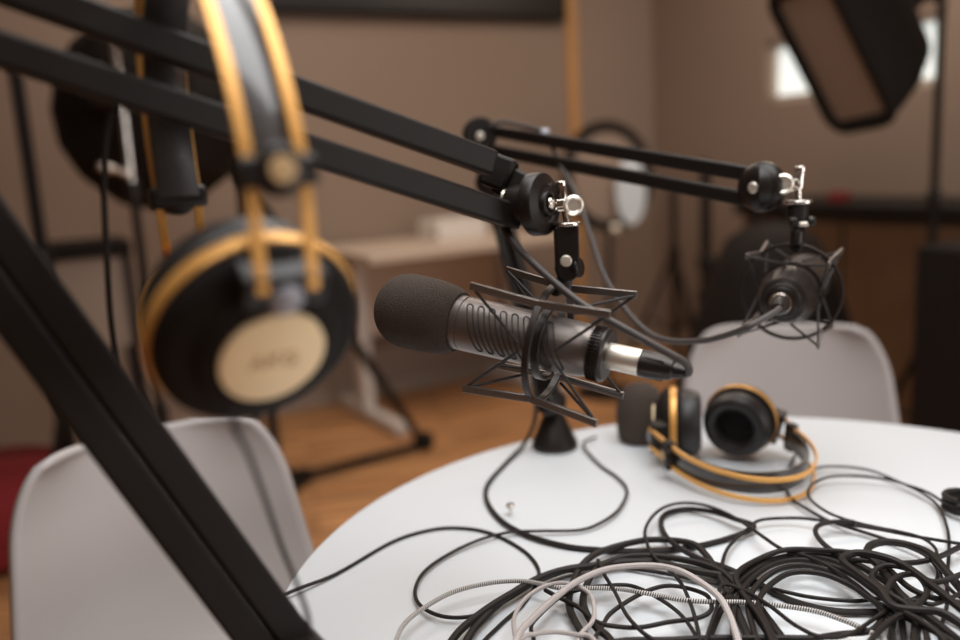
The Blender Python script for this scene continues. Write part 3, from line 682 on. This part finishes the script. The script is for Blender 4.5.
# front microphone lead with its plug
XA = lambda x, y=0, z=0: ML @ V((x, y, z))
lead = thing('microphone_cable', 'black cable plugged into the nearest microphone and doubling back up to its arm', 'cable', at(640, 362, .69))
pl = MB().lathe([(0, XL['x2']), (.0105, XL['x2']), (.0108, XL['x2'] + .001), (.0108, XL['x4'] - .001), (.0103, XL['x4']), (0, XL['x4'])], MZ, 36, caps=False)
build('plug', pl, 'nickel', lead, label='silver plug barrel')
bl = XL['x5'] - XL['x4']
bt = MB().lathe([(0, XL['x4']), (.0112, XL['x4']), (.0112, XL['x4'] + bl * .12), (.0103, XL['x4'] + bl * .45), (.0082, XL['x4'] + bl * .72), (.0064, XL['x4'] + bl * .75), (.0056, XL['x4'] + bl * .9), (.0045, XL['x5']), (0, XL['x5'])], MZ, 36, caps=False)
for k in range(6):
    an = k * PI / 3 + .3; y_, z_ = .0103 * math.cos(an), .0103 * math.sin(an)
    bt.tube([XA(XL['x4'] + bl * .12, y_ * 1.02, z_ * 1.02), XA(XL['x4'] + bl * .55, y_ * .93, z_ * .93)], .0011, 6)
build('strain_relief', bt, 'mic_dark', lead)
lp = [XA(XL['x5'] - .004), XA(XL['x5'] + .002), at(689, 369, .664), at(684, 362, .660), at(668, 353, .660), at(632, 333, .664), at(600, 315, .670), at(576, 300, .676), at(545, 274, .686), at(520, 250, .695), at(507, 232, .703), at(498, 215, .715), at(486, 205, .735), at(470, 203, .745), at(430, 190, .715)]
build('lead', MB().tube(smooth_path(lp, 8), .0031, 10), 'lead', lead)
# rear microphone lead
lead2 = thing('microphone_cable', 'black cable sagging from the clip on the middle arm to the farther microphone', 'cable', at(660, 340, 1.0))
pdir = (RM.to_3x3() @ V((1, 0, 0))).normalized(); pb = mb_ - pdir * .002
pe = at(777, 311, .872)
build('plug', MB().lathe([(0, 0), (.0108, 0), (.0112, .002), (.0112, .014), (.0105, .015), (0, .015)], frame_from(z=pe - pb, origin=pb), 28, caps=False), 'chrome', lead2)
q0 = pb + (pe - pb).normalized() * .014
build('strain_relief', MB().lathe([(0, 0), (.0098, 0), (.0096, .012), (.0080, .022), (.0055, .026), (0, .026)], frame_from(z=pe - pb, origin=q0), 28, caps=False), 'greyplastic' if 0 else 'mic_dark', lead2)
q1 = q0 + (pe - pb).normalized() * .024
lp = [q1, q1 + (pe - pb).normalized() * .012, at(752, 325, .865), at(741, 330, .875), at(720, 337, .895), at(700, 341, .92), at(672, 341, .955), at(649, 333, .985), at(627, 311, 1.02), at(606, 279, 1.06), at(592, 240, 1.10), at(577, 197, 1.14), at(559, 162, 1.17), at(549, 140, 1.185), at(540, 130, 1.195), at(520, 125, 1.215), at(502, 122, 1.235), at(490, 126, 1.245)]
build('lead', MB().tube(smooth_path(lp, 8), .0033, 10), 'lead', lead2)
# headphone lead of the hanging pair
lp = [at(234, 408, .42), at(236, 430, .42), at(247, 450, .43), at(262, 490, .46), at(281, 545, .50), at(299, 590, .50), at(309, 624, .505), at(307, 660, .51), at(290, 700, .52), at(262, 745, .53)]
cable(lp, .0016, 'cable', 'thin black lead trailing down from the hanging headphones past the grey chair', name='headphone_cable')
lp = [at(118, 82, .548), at(106, 140, .56), at(104, 190, .57), at(107, 260, .58), at(112, 330, .59), at(124, 385, .60), at(150, 425, .60), at(178, 470, .60), at(210, 525, .60), at(250, 590, .62), at(280, 640, .64)]
cable(lp, .0022, 'cable', 'black cable hanging from the near boom arm left of the hanging headphones', name='arm_cable')

# ------------------------------------------------------------------ stands and soft boxes in the background
def tripod_stand(label, p, top, r, reach=.42, hubz=.55, mtop='black', split=None, group='light stands around the room', ang0=.4):
    st = thing('light_stand', label, 'light stand', p, group)
    build('pole', MB().cyl(p + V((0, 0, .05)), p + V((0, 0, split or top)), r, seg=16), 'black', st)
    if split: build('upper_pole', MB().cyl(p + V((0, 0, split - .02)), p + V((0, 0, top)), r * .85, seg=16), mtop, st)
    for hz_, k_ in ((hubz, 1.7), (split or top * .6, 1.6)): build('collar', MB().pill(p + V((0, 0, hz_ - .03)), p + V((0, 0, hz_ + .03)), r * k_, .2), 'black_gloss', st)
    for k in range(3):
        a_ = ang0 + k * 2 * PI / 3; e = p + V((reach * math.cos(a_), reach * math.sin(a_), .012))
        lg = build('leg', MB().cyl(p + V((0, 0, hubz)), e, .011, seg=10), 'black', st)
        build('brace', MB().cyl(p + V((0, 0, .2)), (p + V((0, 0, hubz))).lerp(e, .55), .007, seg=8), 'black', lg)
        build('rubber_foot', MB().pill(e - V((0, 0, .012)), e + V((0, 0, .02)), .016, .3, 12), 'black_matte', lg)
    return st
def ground(px, py, d): q = at(px, py, d); return V((q.x, q.y, 0))
# left soft box with chrome-topped stand
ls = ground(128, 150, 2.45); zt_ = at(112, 22, 2.45).z; zs_ = at(134, 192, 2.45).z
tripod_stand('light stand with a bright chrome upper tube before the round black soft box', ls, zt_, .013, .19, .45, 'chrome', zs_, ang0=1.2)
kb = at(104, 168, 2.43)
ob_ = thing('soft_box', 'round black soft box at the upper left behind the boom arm', 'soft box', at(134, 195, 2.62))
oc = at(134, 103, 2.60); od = V((.12, .97, -.12)).normalized()
build('shell', MB().lathe([(.05, -.12), (.10, -.11), (.22, -.05), (.285, .02), (.31, .10), (.315, .13), (.30, .13)], frame_from(z=od, origin=oc), 16), 'black_matte', ob_, smooth=False)
build('diffuser', MB().lathe([(0, .120), (.272, .120), (.272, .126), (0, .126)], frame_from(z=od, origin=oc), 8, caps=False), 'diffuser', ob_, smooth=False)
bb_ = oc - od * .12
build('lamp_head', MB().pill(bb_ - od * .09, bb_ + od * .02, .05, .2), 'black_gloss', ob_)
build('mount', MB().pill(at(98, 165, 2.42), at(113, 170, 2.43), .014, .3).cyl(at(111, 168, 2.44), at(132, 176, 2.45), .010), 'chrome', ob_)
# far left black stand
tripod_stand('thin black light stand at the far left edge', ground(40, 240, 2.6), at(0, 55, 2.6).z, .020, .18, .5, ang0=2.3)
# right soft box
c_lo, c_up = at(866, 124, 2.42), at(797, -16, 2.30)
ax = (c_up - c_lo).normalized()
N_ = (RC * -.93 + UC * -.10 - FW * .40); N_ = (N_ - ax * N_.dot(ax)).normalized(); W_ = ax.cross(N_).normalized()
if W_.dot(FW) > 0: W_ = -W_
sbx = thing('soft_box', 'black strip soft box with a dull brown front at the upper right', 'soft box', c_lo)
hl = (c_up - c_lo).length / 2; cm = (c_lo + c_up) / 2; hw = .105
def rrect(c, a_, b_, rc):
    out = []
    for sx, sy, t0 in ((1, 1, 0), (-1, 1, 90), (-1, -1, 180), (1, -1, 270)):
        for k in range(6):
            t_ = math.radians(t0 + 90 * k / 5); out.append(c + ax * (sx * (a_ - rc) + rc * math.cos(t_)) + W_ * (sy * (b_ - rc) + rc * math.sin(t_)))
    return out
bk = cm - N_ * .27
rings_ = [rrect(cm, hl, hw, .05), rrect(cm - N_ * .04, hl * 1.02, hw * 1.08, .06), rrect(cm - N_ * .15, hl * .98, hw * 1.05, .08), rrect(cm - N_ * .23, hl * .85, hw * .9, .08), rrect(bk, hl * .55, hw * .6, .05)]
mbx = MB(); n_r = len(rings_[0])
mbx.add([p for r in rings_ for p in r], [(n_r * i + j, n_r * i + (j + 1) % n_r, n_r * (i + 1) + (j + 1) % n_r, n_r * (i + 1) + j) for i in range(len(rings_) - 1) for j in range(n_r)] + [tuple(n_r * (len(rings_) - 1) + j for j in range(n_r))])
build('shell', mbx, 'black_matte', sbx, solid=.004)
df = MB(); Md = Matrix((ax, W_, N_)).transposed().to_4x4(); Md.translation = cm - N_ * .004
df.box((0, 0, 0), (hl * 2 - .05, hw * 2 - .03, .006), Md); build('diffuser', df, 'diffuser', sbx, smooth=False, label='dull brown cloth front')
build('rim', MB().tube(rrect(cm + N_ * .004, hl, hw, .05), .017, 10, closed=True), 'black_matte', sbx)
rp = ground(936, 150, 2.72); hp_ = at(950, 5, 2.70)
build('lamp_head', MB().pill(bk + N_ * .02, bk - N_ * .13, .055, .2), 'black_gloss', sbx)
build('bracket', MB().cyl(bk - N_ * .08, V((rp.x, rp.y, (bk - N_ * .08).z)), .014, seg=12), 'black', sbx)
tripod_stand('tall black light stand holding the strip soft box at the right', rp, (bk - N_ * .08).z + .03, .013, .24, .5, ang0=.0)
# stands by the corner
tripod_stand('black light stand left of two in the far corner', ground(674, 250, 4.45), at(674, 185, 4.45).z, .018, .27, .62, ang0=.9)
tripod_stand('thicker black light stand right of two in the far corner', ground(706, 250, 3.75), at(704, 160, 3.75).z, .024, .21, .5, ang0=.1)
# round reflector
rr = thing('round_reflector', 'round black-rimmed reflector standing in front of the wooden trim', 'reflector', ground(606, 300, 4.1), None)
rc_ = at(608, 176, 4.1); rn = V((.25, -.95, .1)).normalized(); Mr = frame_from(z=rn, origin=rc_)
ring = [Mr @ V((.205 * math.cos(k * PI / 24), .235 * math.sin(k * PI / 24), 0)) for k in range(48)]
build('rim', MB().tube(ring, .026, 10, closed=True), 'black_matte', rr)
build('fabric', MB().lathe([(0, -.004), (.20, -.004), (.20, .004), (0, .004)], Mr @ Matrix.Diagonal((1, 1.14, 1, 1)), 40, caps=False), 'wall', rr)
pc = at(631, 191, 4.05)
build('reflective_panel', MB().lathe([(0, -.004), (.16, -.004), (.165, 0), (.16, .004), (0, .004)], frame_from(z=V((-.15, -.95, .1)), origin=pc) @ Matrix.Diagonal((.42, .97, 1, 1)), 36, caps=False), 'mirror', rr, label='pale blue-white oval panel')
gp = ground(606, 300, 4.1)
build('pole', MB().cyl(V((gp.x, gp.y, .02)), rc_ - V((0, 0, .235)), .014, seg=12), 'black', rr)
build('base', MB().lathe([(0, 0), (.16, 0), (.16, .012), (.03, .03), (0, .03)], Matrix.Translation(gp), 28, caps=False), 'black', rr)
build('joint_knob', MB().pill(at(610, 229, 4.05), at(620, 229, 4.05), .024, .4), 'nickel', rr)

# video tripod standing behind the hanging headphones
F1, F2, F3, CC = flat(424, 449, 0), flat(258, 470, 0), flat(283, 512, 0), flat(303, 484, 0)
vt = thing('tripod', 'black camera tripod with floor spreader below the hanging headphones', 'tripod', V((CC.x, CC.y, 0)))
ap = V((CC.x - .12, CC.y + .06, 1.12))
build('head', MB().pill(ap, ap + V((0, 0, .10)), .045, .2).box(ap + V((0, 0, .13)), (.09, .14, .05)), 'black_gloss', vt)
for F_ in (F1, F2, F3):
    f_ = F_ + V((0, 0, .02))
    lg = build('leg', MB().cyl(ap, f_, .024, .016, 12), 'black', vt)
    build('spreader_arm', MB().cyl(CC + V((0, 0, .03)), f_, .016, seg=10), 'black_matte', lg)
    build('rubber_foot', MB().pill(F_, F_ + V((0, 0, .07)), .042, .3, 16), 'black_matte', lg)
build('spreader_hub', MB().pill(CC + V((0, 0, .01)), CC + V((0, 0, .055)), .04, .3, 16), 'black_matte', vt)

# ------------------------------------------------------------------ furniture along the walls
# desk with white T legs
ff, fb = flat(402, 436, 0), flat(347, 406, 0)
od2 = (ff - fb); od2.z = 0; od2.normalize(); ad = V((-od2.y, od2.x, 0))
if ad.x < 0: ad = -ad
dsk = thing('desk', 'pale desk on white T-shaped legs by the back wall', 'desk', (ff + fb) / 2)
mid = (ff + fb) / 2
Rk = Matrix((ad, -od2, V((0, 0, 1)))).transposed().to_4x4()
def dm(x, y, z): 
    M_ = Rk.copy(); M_.translation = mid + ad * x - od2 * y + V((0, 0, z)); return M_
build('desktop', MB().box((0, 0, 0), (1.04, .66, .035), dm(.42, .0, .765)), 'desk', dsk, bevel=.004)
build('modesty_panel', MB().box((0, 0, 0), (.80, .018, .40), dm(.42, .2, .55)), 'desk', dsk, smooth=False)
for xx in (0, .84):
    lg = build('leg', MB().box((0, 0, 0), (.055, .09, .72), dm(xx, .06, .39)), 'white_metal', dsk, bevel=.004)
    build('leg_foot', MB().box((0, 0, 0), (.06, .62, .05), dm(xx, 0, .03)), 'white_metal', lg, bevel=.006)
wp = mid + ad * .55 - od2 * .1
bxm = dm(.52, .08, .7825 + .045)
bo = build('paper_box', MB().box((0, 0, 0), (.26, .2, .09), bxm), 'paper', base=(mid + ad * .52 - od2 * .08 + V((0, 0, .7825))), bevel=.004)
tag(bo, 'white box lying on the pale desk by the back wall', 'box')
# wall screen
wsl, wsr = wall_point(330, 0, PW, NW), wall_point(560, 22, PW, NW)
a0, a1 = (wsl - PW).dot(DW) - .35, (wsr - PW).dot(DW); zz = wsr.z
scn = thing('wall_screen', 'large black screen hung high on the left wall', 'screen', PW + DW * ((a0 + a1) / 2) + V((0, 0, zz)) + NW * .03)
q = slab(PW + DW * a0 + NW * .06, PW + DW * a1 + NW * .06, zz, zz + .62, NW, .055); build('housing', q, 'black_matte', scn, smooth=False)
q = slab(PW + DW * (a0 + .015) + NW * .063, PW + DW * (a1 - .015) + NW * .063, zz + .02, zz + .605, NW, .004); build('display', q, 'screen', scn, smooth=False)
# small dark-topped table at far left
b0 = ground(78, 243, 2.95)
stt = thing('side_table', 'tall narrow table with a dark top near the left wall', 'table', b0)
Rl = Matrix((DW, -NW, V((0, 0, 1)))).transposed().to_4x4()
def lm(p, x, y, z): M_ = Rl.copy(); M_.translation = p + DW * x - NW * y + V((0, 0, z)); return M_
zt2 = at(78, 243, 2.95).z
build('table_top', MB().box((0, 0, 0), (.30, .3, .05), lm(b0, 0, 0, zt2 - .02)), 'black_matte', stt, bevel=.004)
build('front_panel', MB().box((0, 0, 0), (.24, .012, .30), lm(b0, 0, -.12, zt2 - .20)), 'wall_pale', stt, smooth=False)
for sx in (-1, 1):
    for sy in (-1, 1):
        build('leg', MB().box((0, 0, 0), (.025, .025, zt2 - .045), lm(b0, sx * .132, sy * .13, (zt2 - .045) / 2)), 'black', stt, smooth=False)
# red pouf at lower left
rp_ = ground(-14, 470, 2.75)
o = thing('floor_pouf', 'dark red floor pouf at the lower left edge', 'pouf', rp_)
build('cushion', MB().lathe([(0, 0), (.24, 0), (.30, .04), (.315, .13), (.30, .22), (.24, .262), (0, .27)], Matrix.Translation(rp_), 32, caps=False), 'red', o)
build('seam', MB().tube([rp_ + V((.316 * math.cos(k * PI / 20), .316 * math.sin(k * PI / 20), .13)) for k in range(40)], .006, 6, closed=True), 'red', o)
# dark cabinet on the right
k0 = wall_point(792, 300, CORNER, NR); sc0 = (k0 - CORNER).dot(DR)
cb0 = CORNER + DR * (sc0 + .15) + NR * .26
ck = thing('cabinet', 'dark walnut cabinet with a black top along the right wall', 'cabinet', V((cb0.x, cb0.y, 0)) + DR * .8)
Rr = Matrix((DR, -NR, V((0, 0, 1)))).transposed().to_4x4()
def rmx(x, y, z): M_ = Rr.copy(); M_.translation = V((cb0.x, cb0.y, 0)) + DR * x - NR * y + V((0, 0, z)); return M_
build('body', MB().box((0, 0, 0), (1.6, .44, .80), rmx(.8, 0, .44)), 'darkwood', ck, smooth=False)
build('worktop', MB().box((0, 0, 0), (1.66, .50, .05), rmx(.8, 0, .868)), 'black_matte', ck, bevel=.004)
build('plinth', MB().box((0, 0, 0), (1.54, .38, .04), rmx(.8, .02, .02)), 'black_matte', ck, smooth=False)
for k in range(3):
    dr_ = build('door', MB().box((0, 0, 0), (.515, .018, .76), rmx(.27 + k * .53, -.23, .44)), 'darkwood', ck, bevel=.003)
    build('handle', MB().cyl(rmx(.27 + k * .53 + .2, -.255, .56) @ V((0, 0, 0)), rmx(.27 + k * .53 + .2, -.255, .70) @ V((0, 0, 0)), .006, seg=10), 'black', dr_)
rb = rmx(.42, -.12, .893)
o = build('red_box', MB().box((0, 0, .02), (.07, .05, .04), rb), 'red', base=rb.translation, bevel=.003)
tag(o, 'small dull red box on the black cabinet top', 'box')
# upright black case, right edge
uc = ground(1000, 300, 2.2)
o = thing('equipment_case', 'tall black upright case at the right edge before the cabinet', 'case', uc)
Mu = Rr.copy(); Mu.translation = uc
build('body', MB().box((0, 0, .44), (.30, .26, .84), Mu), 'black_matte', o, bevel=.012)
build('handle', MB().tube(smooth_path([Mu @ V(p) for p in ((-.07, -.0, .858), (-.06, 0, .90), (.06, 0, .90), (.07, 0, .858))], 6), .009, 8), 'black', o)
for sx in (-1, 1):
    for sy in (-1, 1): build('caster', MB().pill(Mu @ V((sx * .11 - .012, sy * .09, .022)), Mu @ V((sx * .11 + .012, sy * .09, .022)), .022, .3, 14), 'black_gloss', o)
# black bean bag behind the second microphone
ac = ground(771, 300, 2.85)
o = thing('bean_bag', 'black bean bag slumped on the floor behind the farther microphone', 'bean bag', ac)
build('cover', MB().lathe([(0, 0), (.26, 0), (.32, .05), (.335, .16), (.315, .30), (.28, .45), (.235, .60), (.19, .74), (.14, .84), (.07, .885), (0, .89)], Matrix.Translation(ac), 40, caps=False), 'black_matte', o)
build('handle_loop', MB().tube(smooth_path([ac + V(p) for p in ((-.05, 0, .87), (-.045, 0, .925), (0, 0, .945), (.045, 0, .925), (.05, 0, .87))], 5), .010, 8), 'black_matte', o)

# ------------------------------------------------------------------ light
def area(name, loc, target, sx, sy, power, col):
    L = bpy.data.lights.new(name, 'AREA'); L.shape = 'RECTANGLE'; L.size = sx; L.size_y = sy; L.energy = power; L.color = col
    o = bpy.data.objects.new(name, L); COL.objects.link(o); o.location = loc
    o.rotation_euler = (V(target) - V(loc)).to_track_quat('-Z', 'Y').to_euler(); return o
area('overhead_key', (.35, .66, 2.24), (.34, .66, 0), 1.3, 1.3, 26, (.985, 1, 1))  # key light added low overhead to lift the table; no pendant hangs here
area('assumed_side_light', (2.9, -.6, 1.2), (-.2, .6, 1.0), 1.7, 1.4, 29, (1, .975, .96))  # assumed light from the right for the gold badge; no window is built here
area('assumed_top_light', (-.5, -.55, 2.72), (-.4, -.4, 0), .9, .9, 7, (1, .97, .95))  # source assumed from the headband highlights; added without any ceiling fixture
area('room_fill', (-.3, 3.0, 2.68), (-.3, 3.0, 0), 1.6, 1.0, 20, (1, .86, .73))  # added fill for the walls and floor, not a known lamp
area('corner_fill', (1.5, 3.3, 2.68), (1.4, 3.5, 0), 1.0, .8, 19, (1, .86, .74))  # added to brighten the right wall; no lamp known in that corner
W = bpy.data.worlds.new('world'); SC.world = W; W.use_nodes = True
W.node_tree.nodes['Background'].inputs[0].default_value = (.9, .72, .58, 1); W.node_tree.nodes['Background'].inputs[1].default_value = .1
